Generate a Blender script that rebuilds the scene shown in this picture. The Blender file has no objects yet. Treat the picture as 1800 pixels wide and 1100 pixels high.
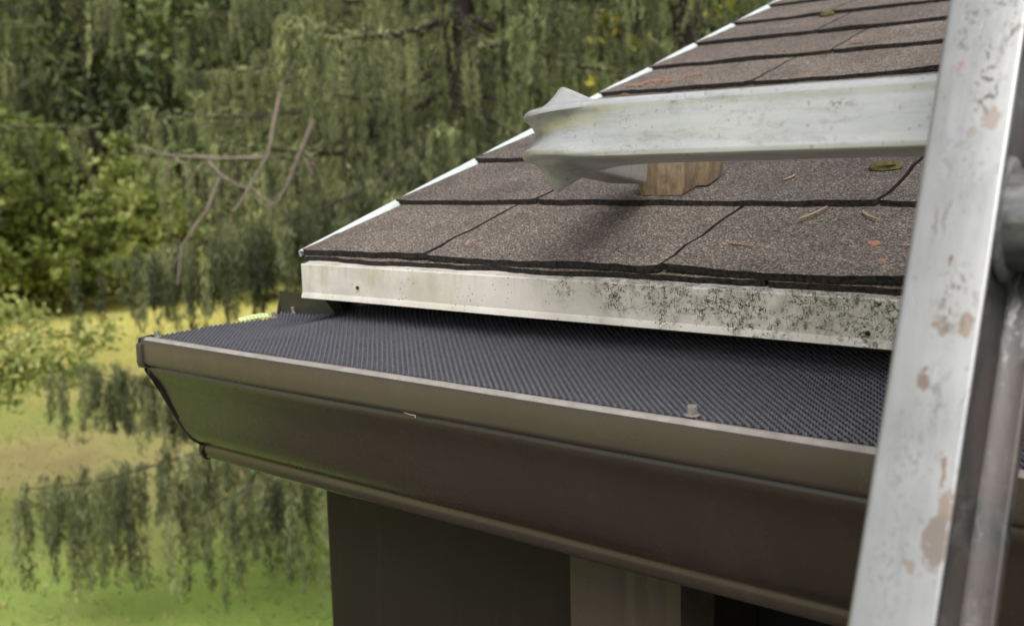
import bpy, math, random
import numpy as np
from mathutils import Vector, noise

random.seed(7)
rng = np.random.default_rng(11)
S = bpy.context.scene
COL = S.collection
H = 2.9                      # height of the eave edge above the lawn; all coordinates below are eave-relative

# ------------------------------------------------------------------ camera
cam_d = bpy.data.cameras.new("camera")
cam = bpy.data.objects.new("camera", cam_d)
COL.objects.link(cam)
CR = Vector((0.7793, 0.6262, -0.0229)); CU = Vector((-0.0697, 0.1229, 0.9900)); CF = Vector((-0.6227, 0.7699, -0.1394))
from mathutils import Matrix
cam.matrix_world = Matrix(((CR.x, CU.x, -CF.x, 0.8091), (CR.y, CU.y, -CF.y, -0.6671), (CR.z, CU.z, -CF.z, 0.0752 + H), (0, 0, 0, 1)))
cam_d.sensor_width = 36
cam_d.lens = 35.64
cam_d.clip_start = 0.02
cam_d.clip_end = 600
cam_d.dof.use_dof = True
cam_d.dof.focus_distance = 0.80
cam_d.dof.aperture_fstop = 9.0
S.camera = cam

# ------------------------------------------------------------------ world, sun, exposure
world = bpy.data.worlds.new("World"); S.world = world; world.use_nodes = True
wn = world.node_tree
wn.nodes.clear()
SUN_EL, SUN_ROT = math.radians(52), math.radians(140)
sky = wn.nodes.new("ShaderNodeTexSky"); sky.sky_type = 'NISHITA'; sky.sun_disc = False
sky.sun_elevation = SUN_EL; sky.sun_rotation = SUN_ROT
sky.dust_density = 4.0; sky.ozone_density = 1.0; sky.air_density = 1.0
hsv = wn.nodes.new("ShaderNodeHueSaturation"); hsv.inputs['Saturation'].default_value = 0.20
bg = wn.nodes.new("ShaderNodeBackground"); bg.inputs['Strength'].default_value = 0.135
wo = wn.nodes.new("ShaderNodeOutputWorld")
wn.links.new(sky.outputs[0], hsv.inputs['Color']); wn.links.new(hsv.outputs[0], bg.inputs[0]); wn.links.new(bg.outputs[0], wo.inputs[0])
sun_d = bpy.data.lights.new("sun", 'SUN'); sun_d.energy = 2.0; sun_d.angle = math.radians(48); sun_d.color = (1, .97, .92)
sun = bpy.data.objects.new("sun", sun_d); COL.objects.link(sun)
# light direction: sun_rotation is measured clockwise from +Y
sd = Vector((math.sin(SUN_ROT) * math.cos(SUN_EL), math.cos(SUN_ROT) * math.cos(SUN_EL), math.sin(SUN_EL)))
sun.rotation_euler = sd.to_track_quat('Z', 'Y').to_euler(); sun.location = (0, 0, 12)
S.view_settings.view_transform = 'Standard'; S.view_settings.look = 'None'
S.view_settings.gamma = 1; S.view_settings.use_curve_mapping = False
S.view_settings.exposure = 0.6
S.render.engine = 'CYCLES'
S.cycles.use_denoising = True
S.cycles.max_bounces = 8; S.cycles.transparent_max_bounces = 8
S.cycles.sample_clamp_indirect = 6

# ------------------------------------------------------------------ helpers
class MB:
    """collects faces for one mesh object"""
    def __init__(s): s.v = []; s.f = []; s.m = []
    def add(s, vs, fs, mi=0):
        o = len(s.v); s.v += [tuple(p) for p in vs]; s.f += [tuple(i + o for i in f) for f in fs]
        s.m += [mi] * len(fs) if isinstance(mi, int) else list(mi)
    def box(s, lo, hi, mi=0):
        x0, y0, z0 = lo; x1, y1, z1 = hi
        s.add([(x0,y0,z0),(x1,y0,z0),(x1,y1,z0),(x0,y1,z0),(x0,y0,z1),(x1,y0,z1),(x1,y1,z1),(x0,y1,z1)],
              [(0,3,2,1),(4,5,6,7),(0,1,5,4),(1,2,6,5),(2,3,7,6),(3,0,4,7)], mi)
    def tube(s, pts, rad, n=8, mi=0, caps=True):
        pts = [Vector(p) for p in pts]; rad = rad if hasattr(rad, '__len__') else [rad] * len(pts)
        vs = []; fs = []; ref = None
        for i, p in enumerate(pts):
            t = (pts[min(i + 1, len(pts) - 1)] - pts[max(i - 1, 0)]).normalized()
            if ref is None: ref = Vector((0, 0, 1)) if abs(t.z) < .9 else Vector((1, 0, 0))
            a = t.cross(ref).normalized(); b = a.cross(t).normalized(); ref = b
            for k in range(n):
                an = 2 * math.pi * k / n; vs.append(p + (a * math.cos(an) + b * math.sin(an)) * rad[i])
        for i in range(len(pts) - 1):
            for k in range(n):
                k2 = (k + 1) % n; fs.append((i*n+k, i*n+k2, (i+1)*n+k2, (i+1)*n+k))
        if caps: fs += [tuple(range(n)), tuple(range((len(pts)-1)*n, len(pts)*n))[::-1]]
        s.add(vs, fs, mi)
    def loft(s, rings, closed=True, caps=True, mi=0):
        n = len(rings[0]); vs = [p for r in rings for p in r]; fs = []
        for i in range(len(rings) - 1):
            for k in range(n if closed else n - 1):
                k2 = (k + 1) % n; fs.append((i*n+k, i*n+k2, (i+1)*n+k2, (i+1)*n+k))
        if caps and closed: fs += [tuple(range(n))[::-1], tuple(range((len(rings)-1)*n, len(rings)*n))]
        s.add(vs, fs, mi)
    def build(s, name, mat, parent=None, smooth=None, bevel=None, fix=True):
        me = bpy.data.meshes.new(name)
        off = parent['_at'] if parent is not None and '_at' in parent else (0, 0, -H)
        V = np.array(s.v, dtype=float) - np.array(off)
        me.from_pydata(V.tolist(), [], s.f)
        mats = mat if isinstance(mat, (list, tuple)) else [mat]
        for mm in mats: me.materials.append(mm)
        if len(mats) > 1: me.polygons.foreach_set('material_index', s.m)
        if fix:
            import bmesh
            bm = bmesh.new(); bm.from_mesh(me); bmesh.ops.recalc_face_normals(bm, faces=bm.faces)
            if bevel:
                es = [e for e in bm.edges if len(e.link_faces) == 2 and e.calc_face_angle(0) > math.radians(40)]
                bmesh.ops.bevel(bm, geom=es, offset=bevel, segments=2, affect='EDGES', profile=.6, clamp_overlap=True)
            bm.to_mesh(me); bm.free()
        if smooth is not None:
            me.polygons.foreach_set('use_smooth', [True] * len(me.polygons))
            me.set_sharp_from_angle(angle=math.radians(smooth))
        o = bpy.data.objects.new(name, me); COL.objects.link(o)
        if parent is not None: o.parent = parent; o['_at'] = tuple(off)
        return o

def tag(o, label, cat, group=None):
    o['label'] = label; o['category'] = cat
    if group: o['group'] = group
    return o
def thing(name, label, cat, loc, group=None):
    o = bpy.data.objects.new(name, None); COL.objects.link(o)
    o.location = (loc[0], loc[1], loc[2] + H); o['_at'] = tuple(loc); o.empty_display_size = .05
    return tag(o, label, cat, group)
def np_mesh(name, verts, quads, mat, parent=None, face_attr=None):
    """fast quad mesh from numpy arrays (eave-relative)"""
    off = np.array(parent['_at'] if parent is not None else (0, 0, -H))
    me = bpy.data.meshes.new(name)
    V = (verts - off).astype(np.float32); nq = len(quads)
    me.vertices.add(len(V)); me.vertices.foreach_set('co', V.ravel())
    me.loops.add(nq * 4); me.loops.foreach_set('vertex_index', quads.astype(np.int32).ravel())
    me.polygons.add(nq); me.polygons.foreach_set('loop_start', np.arange(0, nq * 4, 4, dtype=np.int32))
    me.update(calc_edges=True)
    if face_attr is not None:
        a = me.attributes.new('tone', 'FLOAT', 'FACE'); a.data.foreach_set('value', face_attr.astype(np.float32))
    me.materials.append(mat)
    o = bpy.data.objects.new(name, me); COL.objects.link(o)
    if parent is not None: o.parent = parent
    return o

# ---- node material helper
class NM:
    def __init__(s, name):
        s.m = bpy.data.materials.new(name); s.m.use_nodes = True
        s.t = s.m.node_tree; s.p = s.t.nodes['Principled BSDF']; s.out = s.t.nodes['Material Output']
        s.tc = s.t.nodes.new('ShaderNodeTexCoord')
    def put(s, sock, val):
        if isinstance(val, bpy.types.NodeSocket): s.t.links.new(val, sock)
        else: sock.default_value = val
    def n(s, typ, out=0, **kw):
        nd = s.t.nodes.new(typ)
        for k, v in kw.items():
            if k.startswith('i_'):
                key = k[2:]
                key = int(key) if key.isdigit() else key.replace('_', ' ')
                s.put(nd.inputs[key], v)
            else: setattr(nd, k, v)
        return nd.outputs[out]
    def obj(s): return s.tc.outputs['Object']
    def pos(s):                                                  # position relative to the eave edge
        return s.n('ShaderNodeVectorMath', operation='SUBTRACT', i_0=s.n('ShaderNodeNewGeometry'), i_1=(0, 0, H))
    def warp(s, vec, scale, amt):
        v = s.n('ShaderNodeVectorMath', operation='SUBTRACT', i_0=s.noise(vec, scale, 3, .55, 1), i_1=(.5, .5, .5))
        return s.n('ShaderNodeVectorMath', operation='ADD', i_0=vec, i_1=s.n('ShaderNodeVectorMath', operation='SCALE', i_0=v, i_Scale=amt))
    def mapping(s, vec, scale=(1,1,1), loc=(0,0,0)):
        return s.n('ShaderNodeMapping', i_Vector=vec, i_Scale=scale, i_Location=loc)
    def noise(s, vec, scale, detail=4, rough=.55, out=0, dist=0):
        return s.n('ShaderNodeTexNoise', out, i_Vector=vec, i_Scale=scale, i_Detail=detail, i_Roughness=rough, i_Distortion=dist)
    def voro(s, vec, scale, feature='F1', out='Distance', rand=1.0):
        nd = s.t.nodes.new('ShaderNodeTexVoronoi'); nd.feature = feature
        s.put(nd.inputs['Vector'], vec); nd.inputs['Scale'].default_value = scale; nd.inputs['Randomness'].default_value = rand
        return nd.outputs[out]
    def ramp(s, fac, stops, interp='LINEAR'):
        nd = s.t.nodes.new('ShaderNodeValToRGB'); s.put(nd.inputs[0], fac); cr = nd.color_ramp; cr.interpolation = interp
        while len(cr.elements) < len(stops): cr.elements.new(.5)
        for e, (p, c) in zip(cr.elements, stops):
            e.position = p; e.color = (c, c, c, 1) if not hasattr(c, '__len__') else (*c[:3], 1)
        return nd.outputs[0]
    def mix(s, fac, a, b, mode='MIX'):
        nd = s.t.nodes.new('ShaderNodeMix'); nd.data_type = 'RGBA'; nd.blend_type = mode
        c = lambda v: (*v, 1) if isinstance(v, tuple) and len(v) == 3 else v
        s.put(nd.inputs[0], fac); s.put(nd.inputs[6], c(a)); s.put(nd.inputs[7], c(b)); return nd.outputs[2]
    def math(s, op, a, b=0.0, c=0.0, clamp=False):
        nd = s.t.nodes.new('ShaderNodeMath'); nd.operation = op; nd.use_clamp = clamp
        s.put(nd.inputs[0], a); s.put(nd.inputs[1], b); s.put(nd.inputs[2], c); return nd.outputs[0]
    def sep(s, vec, ax): return s.n('ShaderNodeSeparateXYZ', ax, i_Vector=vec)
    def blob(s, vec, centre, scale, soft=.5):
        """1 inside an ellipsoid round `centre` with half axes `scale`, falling to 0 at the rim"""
        m = s.n('ShaderNodeVectorMath', operation='SUBTRACT', i_0=vec, i_1=centre)
        m = s.n('ShaderNodeVectorMath', operation='DIVIDE', i_0=m, i_1=scale)
        nd = s.t.nodes.new('ShaderNodeVectorMath'); nd.operation = 'LENGTH'; s.t.links.new(m, nd.inputs[0])
        mr = s.t.nodes.new('ShaderNodeMapRange'); s.t.links.new(nd.outputs['Value'], mr.inputs[0])
        mr.inputs[1].default_value = 1 - soft; mr.inputs[2].default_value = 1.0; mr.inputs[3].default_value = 1; mr.inputs[4].default_value = 0
        return mr.outputs[0]
    def bump(s, h, strength=.3, dist=.001, normal=None):
        nd = s.t.nodes.new('ShaderNodeBump'); nd.inputs['Strength'].default_value = strength; nd.inputs['Distance'].default_value = dist
        s.put(nd.inputs['Height'], h)
        if normal is not None: s.put(nd.inputs['Normal'], normal)
        return nd.outputs[0]
    def fin(s, col=None, rough=None, metal=None, normal=None, spec=None):
        for k, v in (('Base Color', col), ('Roughness', rough), ('Metallic', metal), ('Normal', normal), ('Specular IOR Level', spec)):
            if v is None: continue
            if k == 'Base Color' and isinstance(v, tuple): v = (*v, 1)
            s.put(s.p.inputs[k], v)
        return s.m

# ------------------------------------------------------------------ materials
def mat_shingle():
    m = NM('asphalt_shingle'); o = m.obj()
    info = m.t.nodes.new('ShaderNodeObjectInfo')
    cell = m.voro(o, 820, out='Color'); g = m.sep(cell, 0)
    gran = m.ramp(g, [(0, (.042, .038, .035)), (.3, (.072, .064, .059)), (.62, (.122, .110, .101)), (.86, (.19, .172, .158)), (1, (.33, .305, .28))])
    big = m.noise(o, 14, 4, .6)
    tint = m.ramp(big, [(.3, (.72, .68, .66)), (.7, (1.14, 1.08, 1.03))])
    c = m.mix(1.0, gran, tint, 'MULTIPLY')
    rnd = m.ramp(info.outputs['Random'], [(0, (.84, .82, .82)), (1, (1.18, 1.14, 1.09))])
    c = m.mix(1.0, c, rnd, 'MULTIPLY')
    worn = m.math('MULTIPLY', m.ramp(m.noise(m.mapping(o, (1, .45, .45)), 26, 5, .7), [(.57, 0), (.70, 1)]), .55)
    c = m.mix(worn, c, (.06, .052, .05))
    d = m.voro(o, 820)
    bm = m.bump(d, .9, .0012, m.bump(m.noise(o, 90, 3), .5, .002))
    return m.fin(c, .92, 0, bm, .25)
def mat_asphalt():
    m = NM('asphalt_edge'); c = m.ramp(m.noise(m.obj(), 300, 3), [(.35, (.010, .009, .009)), (.75, (.05, .043, .04))])
    return m.fin(c, .9, 0, m.bump(m.noise(m.obj(), 400, 3), .6, .001), .2)
def mat_white_trim():
    m = NM('mildewed_white_metal'); o = m.pos(); x = m.sep(o, 0); z = m.sep(o, 2)
    base = m.ramp(m.noise(o, 22, 5, .65), [(.3, (.38, .355, .325)), (.55, (.50, .47, .435)), (.8, (.56, .535, .505))])
    grn = m.math('MULTIPLY', m.ramp(m.noise(m.mapping(o, (1, 1, .5)), 30, 4, .7), [(.5, 0), (.66, 1)]), m.ramp(x, [(.03, .75), (.3, .10)]))
    c = m.mix(grn, base, (.34, .33, .20))
    w = m.warp(o, 120, .012)
    rid = m.math('ABSOLUTE', m.math('SUBTRACT', m.noise(m.mapping(w, (1, 1, 1.25)), 125, 3, .62), .5))
    rid2 = m.math('ABSOLUTE', m.math('SUBTRACT', m.noise(m.mapping(w, (1.2, 1, 1), (.3, .2, .1)), 190, 2, .6), .5))
    crack = m.math('MAXIMUM', m.ramp(rid, [(.012, 1), (.035, 0)]), m.ramp(rid2, [(.008, .9), (.026, 0)]))
    patch = m.noise(m.mapping(o, (1, 1, .8)), 34, 5, .75)
    xm = m.ramp(x, [(.22, .25), (.33, .55), (.42, .9), (.9, 1)])
    zt = m.ramp(m.math('MULTIPLY_ADD', z, -22, -.02), [(.12, 1), (.95, .60)])     # thicker growth high on the strip
    pm = m.ramp(m.math('MULTIPLY', m.math('MULTIPLY', patch, xm), zt), [(.22, 0), (.30, 1)])
    crack = m.math('MULTIPLY', crack, m.ramp(m.noise(o, 60, 5, .8), [(.42, 0), (.50, 1)]))
    c = m.mix(m.math('MULTIPLY', crack, pm, clamp=True), c, (.018, .017, .012))
    haze = m.math('MULTIPLY', pm, m.ramp(m.noise(o, 90, 4, .7), [(.45, 0), (.62, .34)]))
    c = m.mix(haze, c, (.085, .08, .06))
    sp = m.math('MULTIPLY', m.ramp(m.voro(o, 210), [(.10, 1), (.2, 0)]), m.ramp(m.noise(o, 40, 3), [(.5, 0), (.58, 1)]))
    c = m.mix(m.math('MULTIPLY', sp, .85), c, (.04, .038, .03))
    run = m.math('MULTIPLY', m.ramp(m.noise(m.mapping(o, (1, 1, .06)), 120, 3, .6), [(.56, 0), (.72, .5)]), m.ramp(m.math('MULTIPLY', z, -22), [(.25, 1), (.7, 0)]))
    c = m.mix(run, c, (.17, .17, .11))
    return m.fin(c, .5, 0, m.bump(m.noise(o, 160, 3), .15, .001), .4)
def mat_rake():
    m = NM('white_rake_metal'); o = m.obj()
    c = m.ramp(m.noise(o, 40, 4, .6), [(.3, (.48, .54, .54)), (.7, (.64, .70, .69))])
    return m.fin(c, .4, 0, None, .5)
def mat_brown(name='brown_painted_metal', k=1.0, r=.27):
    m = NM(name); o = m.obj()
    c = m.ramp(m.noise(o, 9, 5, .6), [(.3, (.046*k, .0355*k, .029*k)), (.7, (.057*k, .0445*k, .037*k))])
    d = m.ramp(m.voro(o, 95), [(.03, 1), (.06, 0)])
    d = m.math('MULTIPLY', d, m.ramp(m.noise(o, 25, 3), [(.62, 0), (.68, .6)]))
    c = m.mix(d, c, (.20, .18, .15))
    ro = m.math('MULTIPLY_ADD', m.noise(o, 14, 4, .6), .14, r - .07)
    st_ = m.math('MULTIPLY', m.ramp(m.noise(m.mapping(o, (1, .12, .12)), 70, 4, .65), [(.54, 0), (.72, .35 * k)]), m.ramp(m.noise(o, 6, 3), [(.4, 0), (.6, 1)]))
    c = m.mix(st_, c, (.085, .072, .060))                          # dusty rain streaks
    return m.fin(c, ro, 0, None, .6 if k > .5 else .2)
def mat_sealant():
    m = NM('black_sealant'); return m.fin(m.ramp(m.noise(m.obj(), 200, 3), [(.3, (.006, .006, .006)), (.7, (.02, .018, .018))]), .35)
def mat_wire():
    m = NM('black_coated_wire'); o = m.obj()
    c = m.ramp(m.noise(o, 300, 4, .6), [(.3, (.085, .086, .100)), (.7, (.17, .170, .195))])
    return m.fin(c, .42, .35, None, .5)
def aluminium(name, along, dirt=True, tone=1.0, stains=(), dashes=()):
    """weathered mill aluminium; `along` = scale vector that stretches the brushing"""
    m = NM(name); o = m.pos()
    br = m.noise(m.mapping(o, along), 260, 4, .7)
    cl = m.noise(o, 26, 5, .65)
    base = m.ramp(m.math('MULTIPLY_ADD', br, .45, m.math('MULTIPLY', cl, .55)), [(.3, tuple(tone*v for v in (.56, .57, .57))), (.5, tuple(tone*v for v in (.70, .71, .71))), (.72, tuple(tone*v for v in (.80, .80, .81)))])
    rough = m.math('MULTIPLY_ADD', cl, .25, .25)
    c = base
    # scratches: thin bent lines, sparse
    w = m.warp(o, 70, .010)
    sc = m.math('MULTIPLY', m.ramp(m.voro(m.mapping(w, tuple(.25 + .75 * (a > .3) for a in along)), 38, 'DISTANCE_TO_EDGE'), [(.002, 1), (.010, 0)]), m.ramp(m.noise(o, 42, 4, .7), [(.56, 0), (.66, .5)]))
    c = m.mix(sc, c, (.16, .15, .145))
    # small dings and grime specks
    sp = m.math('MULTIPLY', m.ramp(m.voro(m.mapping(w, (1, 1, .7)), 230), [(.13, 1), (.26, 0)]), m.ramp(m.noise(o, 45, 4, .75), [(.47, 0), (.55, 1)]))
    c = m.mix(m.math('MULTIPLY', sp, .5), c, (.20, .18, .16))
    gr_ = m.math('MULTIPLY', m.ramp(m.noise(m.mapping(w, along), 150, 5, .8), [(.50, 0), (.62, 1)]), m.ramp(m.noise(o, 33, 4, .7), [(.40, 0), (.58, .7)]))
    c = m.mix(gr_, c, (.30, .29, .28))
    lt = m.ramp(m.noise(m.mapping(o, along), 60, 5, .75), [(.58, 0), (.68, .6)])
    c = m.mix(lt, c, tuple(tone * v for v in (.86, .86, .87)))
    met = .55
    cover = None
    w2 = m.warp(m.warp(o, 60, .012), 260, .005)
    for (cx, cy, cz), sz, col, amt in stains:
        mk = m.math('MULTIPLY', m.blob(w2, (cx, cy, cz), sz, .9), m.ramp(m.noise(o, 210, 5, .75), [(.34, 0), (.44, 1)]), clamp=True)
        mk = m.ramp(m.math('MULTIPLY', mk, 1.0), [(.22, 0), (.42, amt)])
        c = m.mix(mk, c, col); cover = mk if cover is None else m.math('MAXIMUM', cover, mk)
    for (cx, cy, cz), sz, amt in dashes:
        dn = m.ramp(m.noise(m.mapping(w, tuple(.6 if a < .5 else 1 for a in along)), 420, 3, .6), [(.53, 0), (.60, 1)])
        mk = m.math('MULTIPLY', m.math('MULTIPLY', m.blob(w, (cx, cy, cz), sz, .8), dn), amt, clamp=True)
        c = m.mix(mk, c, (.07, .055, .04)); cover = mk if cover is None else m.math('MAXIMUM', cover, mk)
    if cover is not None: met = m.math('SUBTRACT', .55, m.math('MULTIPLY', cover, .55))
    bm = m.bump(br, .12, .0006, m.bump(m.math('ADD', m.math('MULTIPLY', sc, -1.0), cl), .25, .0012))
    return m.fin(c, rough, met, bm, .5)
def mat_wood():
    m = NM('weathered_wood_block'); o = m.obj()
    g = m.noise(m.mapping(o, (1, .5, .12)), 160, 5, .7)
    c = m.ramp(g, [(.25, (.10, .072, .045)), (.5, (.20, .148, .092)), (.75, (.31, .24, .165))])
    k = m.ramp(m.noise(o, 55, 5, .75), [(.50, 0), (.66, .8)])
    c = m.mix(k, c, (.11, .075, .045))
    return m.fin(c, .8, 0, m.bump(g, .5, .0015), .3)
def flat_noise(name, c0, c1, scale=60, rough=.8, bump=.3):
    m = NM(name); return m.fin(m.ramp(m.noise(m.obj(), scale, 4, .65), [(.3, c0), (.7, c1)]), rough, 0, m.bump(m.noise(m.obj(), scale * 2, 3), bump, .001), .3)
def leaf_mat(name, stops, trans=.35):
    m = NM(name)
    at = m.t.nodes.new('ShaderNodeAttribute'); at.attribute_name = 'tone'
    c = m.ramp(at.outputs['Fac'], stops)
    m.fin(c, .6, 0, None, .3)
    tr = m.t.nodes.new('ShaderNodeBsdfTranslucent'); m.put(tr.inputs[0], c)
    mx = m.t.nodes.new('ShaderNodeMixShader'); mx.inputs[0].default_value = trans
    m.t.links.new(m.p.outputs[0], mx.inputs[1]); m.t.links.new(tr.outputs[0], mx.inputs[2]); m.t.links.new(mx.outputs[0], m.out.inputs[0])
    return m.m
def mat_bark(name, c0, c1):
    m = NM(name); o = m.obj(); g = m.noise(m.mapping(o, (1, 1, .25)), 14, 5, .7)
    return m.fin(m.ramp(g, [(.3, c0), (.7, c1)]), .9, 0, m.bump(g, .8, .03), .2)
def mat_lawn():
    m = NM('lawn_turf'); o = m.obj()
    g = m.noise(o, .32, 5, .6); f = m.noise(o, 9, 4, .7)
    c = m.ramp(g, [(.30, (.13, .22, .045)), (.44, (.24, .27, .075)), (.54, (.36, .315, .125)), (.66, (.27, .20, .105))])
    c = m.mix(m.ramp(f, [(.35, .0), (.75, .6)]), c, (.31, .30, .12))
    x = m.math('ADD', m.sep(o, 0), m.math('MULTIPLY', m.noise(o, .5, 3), 5.0))
    c = m.mix(m.ramp(m.math('MULTIPLY', x, -.04), [(.34, 0), (.56, .9)]), c, (.60, .54, .15))       # yellower, lighter far lawn
    c = m.mix(m.ramp(m.math('MULTIPLY', x, -.04), [(.10, .75), (.22, 0)]), c, (.19, .31, .055))     # fresh green turf near the house
    return m.fin(c, .95, 0, m.bump(m.noise(o, 25, 4, .7), .8, .05), .1)

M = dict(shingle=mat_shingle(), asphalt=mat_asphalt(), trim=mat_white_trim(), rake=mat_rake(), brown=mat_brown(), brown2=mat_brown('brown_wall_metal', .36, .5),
         lip_glint=flat_noise('lip_highlight_paint', (.19, .17, .155), (.28, .255, .235), 60, .3, .1), seal=mat_sealant(), wire=mat_wire(), wood=mat_wood(), lawn=mat_lawn(),
         screw=flat_noise('screw_zinc', (.13, .12, .105), (.22, .205, .18), 300, .35, .1),
         dark=flat_noise('recess_shade_black', (.006, .006, .006), (.012, .012, .012), 30, .7, .1),
         plywood=flat_noise('roof_deck_wood', (.20, .13, .07), (.30, .21, .12), 20),
         needle=flat_noise('dry_needle', (.20, .10, .062), (.29, .165, .11), 200), straw=flat_noise('pale_twig', (.22, .16, .095), (.31, .235, .15), 200),
         moss=flat_noise('moss', (.035, .032, .010), (.11, .092, .03), 240, .95, 1.0), pale=flat_noise('pale_green_leaf', (.50, .62, .28), (.62, .74, .38), 90, .5),
         bark=mat_bark('spruce_bark', (.022, .017, .015), (.060, .046, .040)), twig=mat_bark('dead_branch_bark', (.12, .095, .075), (.23, .185, .15)))
# ------------------------------------------------------------------ ground
TH = math.radians(18.23); CT, ST = math.cos(TH), math.sin(TH); EXP = .143
HS = -.0115
def rp(x, s, h): return (x, s * CT - (h + HS) * ST, s * ST + (h + HS) * CT)     # roof plane: x, up-slope, height over the deck

g = MB(); n = 40
gx = np.concatenate([-np.geomspace(320, 1, n)[:-1], np.linspace(-1, 1, 3), np.geomspace(1, 320, n)[1:]])
def gz(x, y):
    d = math.hypot(x, y); return -2.9 + (.10 * noise.noise((x * .18, y * .18, 0)) + .05 * noise.noise((x * .6, y * .6, 3)) if 2.5 < d < 60 else 0)
N = len(gx)
g.add([(x, y, gz(x, y)) for y in gx for x in gx], [(j*N+i, j*N+i+1, (j+1)*N+i+1, (j+1)*N+i) for j in range(N-1) for i in range(N-1)])
gr = g.build('lawn', M['lawn'], smooth=180); gr['kind'] = 'structure'

mb = MB(); bx_ = [(-3.6 + .2 * math.sin(i * 1.3), -9 + i * 1.25) for i in range(8)] + [(-2.3, 1.3), (-.9, 2.4), (-.55, 6.5)]
ring_ = bx_ + [(9, 6.5), (9, -9)]
mb.loft([[(x, y, gz(x, y) * 0 - 2.9 + dz) for x, y in ring_] for dz in (-.3, .10)])
dark_gr = mb.build('added_dark_ground', flat_noise('dark_ground_tone', (.018, .012, .009), (.06, .042, .03), 30, .95, 1.0)); dark_gr['kind'] = 'structure'  # unseen dark ground, added to cut lawn bounce and reflection on the gutter
# ------------------------------------------------------------------ house: roof, trim, walls
house = thing('house', 'house corner with brown grey asphalt shingle roof, mildewed white drip edge and dark brown walls', 'house', (1.2, 1.2, -2.9))
KTOP, XR = 18, 2.6
deck = MB()
prof = [(0.02, -.001), (KTOP * EXP + .05, -.001), (KTOP * EXP + .05, -.018), (0.02, -.018)]
deck.loft([[rp(x, s, h) for s, h in prof] for x in (0.0, XR)])
roof = deck.build('roof', M['plywood'], house)
rb = MB()                                                        # far slope and ridge
yr, zr = rp(0, KTOP * EXP, .008)[1:]
rb.loft([[(x, yr - .005, zr + .004), (x, yr + 2.2, zr - .72), (x, yr + 2.2, zr - .75), (x, yr - .005, zr - .03)] for x in (-.004, XR)])
rb.build('far_slope', M['asphalt'], roof)
TS = .0058
def shingle(x0, x1, k, skew=0.0, drop=0.0, s_off=0.0, lam=False):
    """one shingle tab with a thick, slightly wavy butt; lam = the short under-layer that shows below a butt"""
    nx = max(3, int((x1 - x0) / .009)); ns = 7 if not lam else 1
    s0 = k * EXP + s_off; s1 = s0 + (EXP + .018 if not lam else .05)
    b0 = TS if not lam else TS * .15
    top = []; bot = []; sd = random.random() * 50
    for j in range(ns + 1):
        v = j / ns
        for i in range(nx + 1):
            u = i / nx; x = x0 + (x1 - x0) * u + (skew * v * (1 - u))
            jit = noise.noise((x * 14, k * 3.1 + sd, 0)) * .0040 + noise.noise((x * 45, k * 1.7 + sd, 2)) * .0018 + noise.noise((x * 140, k + sd, 5)) * .0012
            s = s0 + (s1 - s0) * v + (jit if j == 0 else 0)
            if j == 0 and i in (0, nx) and not lam: s += .0022
            if j not in (0, ns) and i in (0, nx): x += noise.noise((s * 34, round(x, 3), 0)) * .0042
            hb = b0 * (1 - v) + (.0030 * max(-.25, noise.noise((x * 10, k * 2.7 + sd, 8))) + .0006) * (1 - v) ** 2 - drop
            if lam: hb = .0004
            th = TS * (1 if not lam else .9) + (.0006 * noise.noise((x * 70, s * 70, 3)))
            top.append(rp(x, s, hb + th)); bot.append(rp(x, s, hb))
    W = nx + 1; T = len(top); vs = top + bot; fs = []; mi = []
    for j in range(ns):
        for i in range(nx):
            a = j * W + i; fs.append((a, a+1, a+W+1, a+W)); mi.append(0); fs.append((T+a+W, T+a+W+1, T+a+1, T+a)); mi.append(1)
    for i in range(nx):
        fs.append((T+i, T+i+1, i+1, i)); mi.append(1)
        a = ns * W + i; fs.append((a, a+1, T+a+1, T+a)); mi.append(1)
    for j in range(ns):
        a = j * W; fs.append((a, a+W, T+a+W, T+a)); mi.append(1)
        a = j * W + nx; fs.append((T+a, T+a+W, a+W, a)); mi.append(1)
    mb = MB(); mb.add(vs, fs, mi)
    return mb.build('shingle', [M['shingle'], M['asphalt']], roof, smooth=40)
joints = {0: [.168, .415, .70], 1: [.192, .5305], 2: [.36, .66], 3: [.11, .47], 4: [.227, .60], 5: [.2755, .61], 6: [.199, .50], 7: [.1655, .50], 8: [.24, .55], 9: [.3, .62]}
for k in range(KTOP):
    js = joints.get(k, [.12 + .2 * random.random()])
    xs = [0.0] + js
    while xs[-1] < XR - .45: xs.append(xs[-1] + random.choice((.25, .29, .333, .36)))
    xs.append(XR)
    ragged = random.uniform(-.0065, -.0035)
    for a, b in zip(xs[:-1], xs[1:]):
        first = a == 0.0
        shingle(a + (.0018 if not first else ragged), b - .0018, k, skew=.011 if first else 0.0, s_off=random.uniform(-.001, .001))
for k, x0, x1 in ((1, .176, .292), (1, .452, .80), (2, .02, .13), (4, .30, .42), (5, .232, .363), (6, .282, .46), (7, .21, .33), (3, .2, .36), (8, .1, .24), (5, .8, 1.1), (2, .5, .7)):
    shingle(x0, x1, k, s_off=-.011, lam=True)
for x0, x1 in ((.001, .50), (.503, 1.0), (1.003, XR)):            # starter course under the first row
    shingle(x0, x1, 0, s_off=-.003, lam=True)

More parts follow.
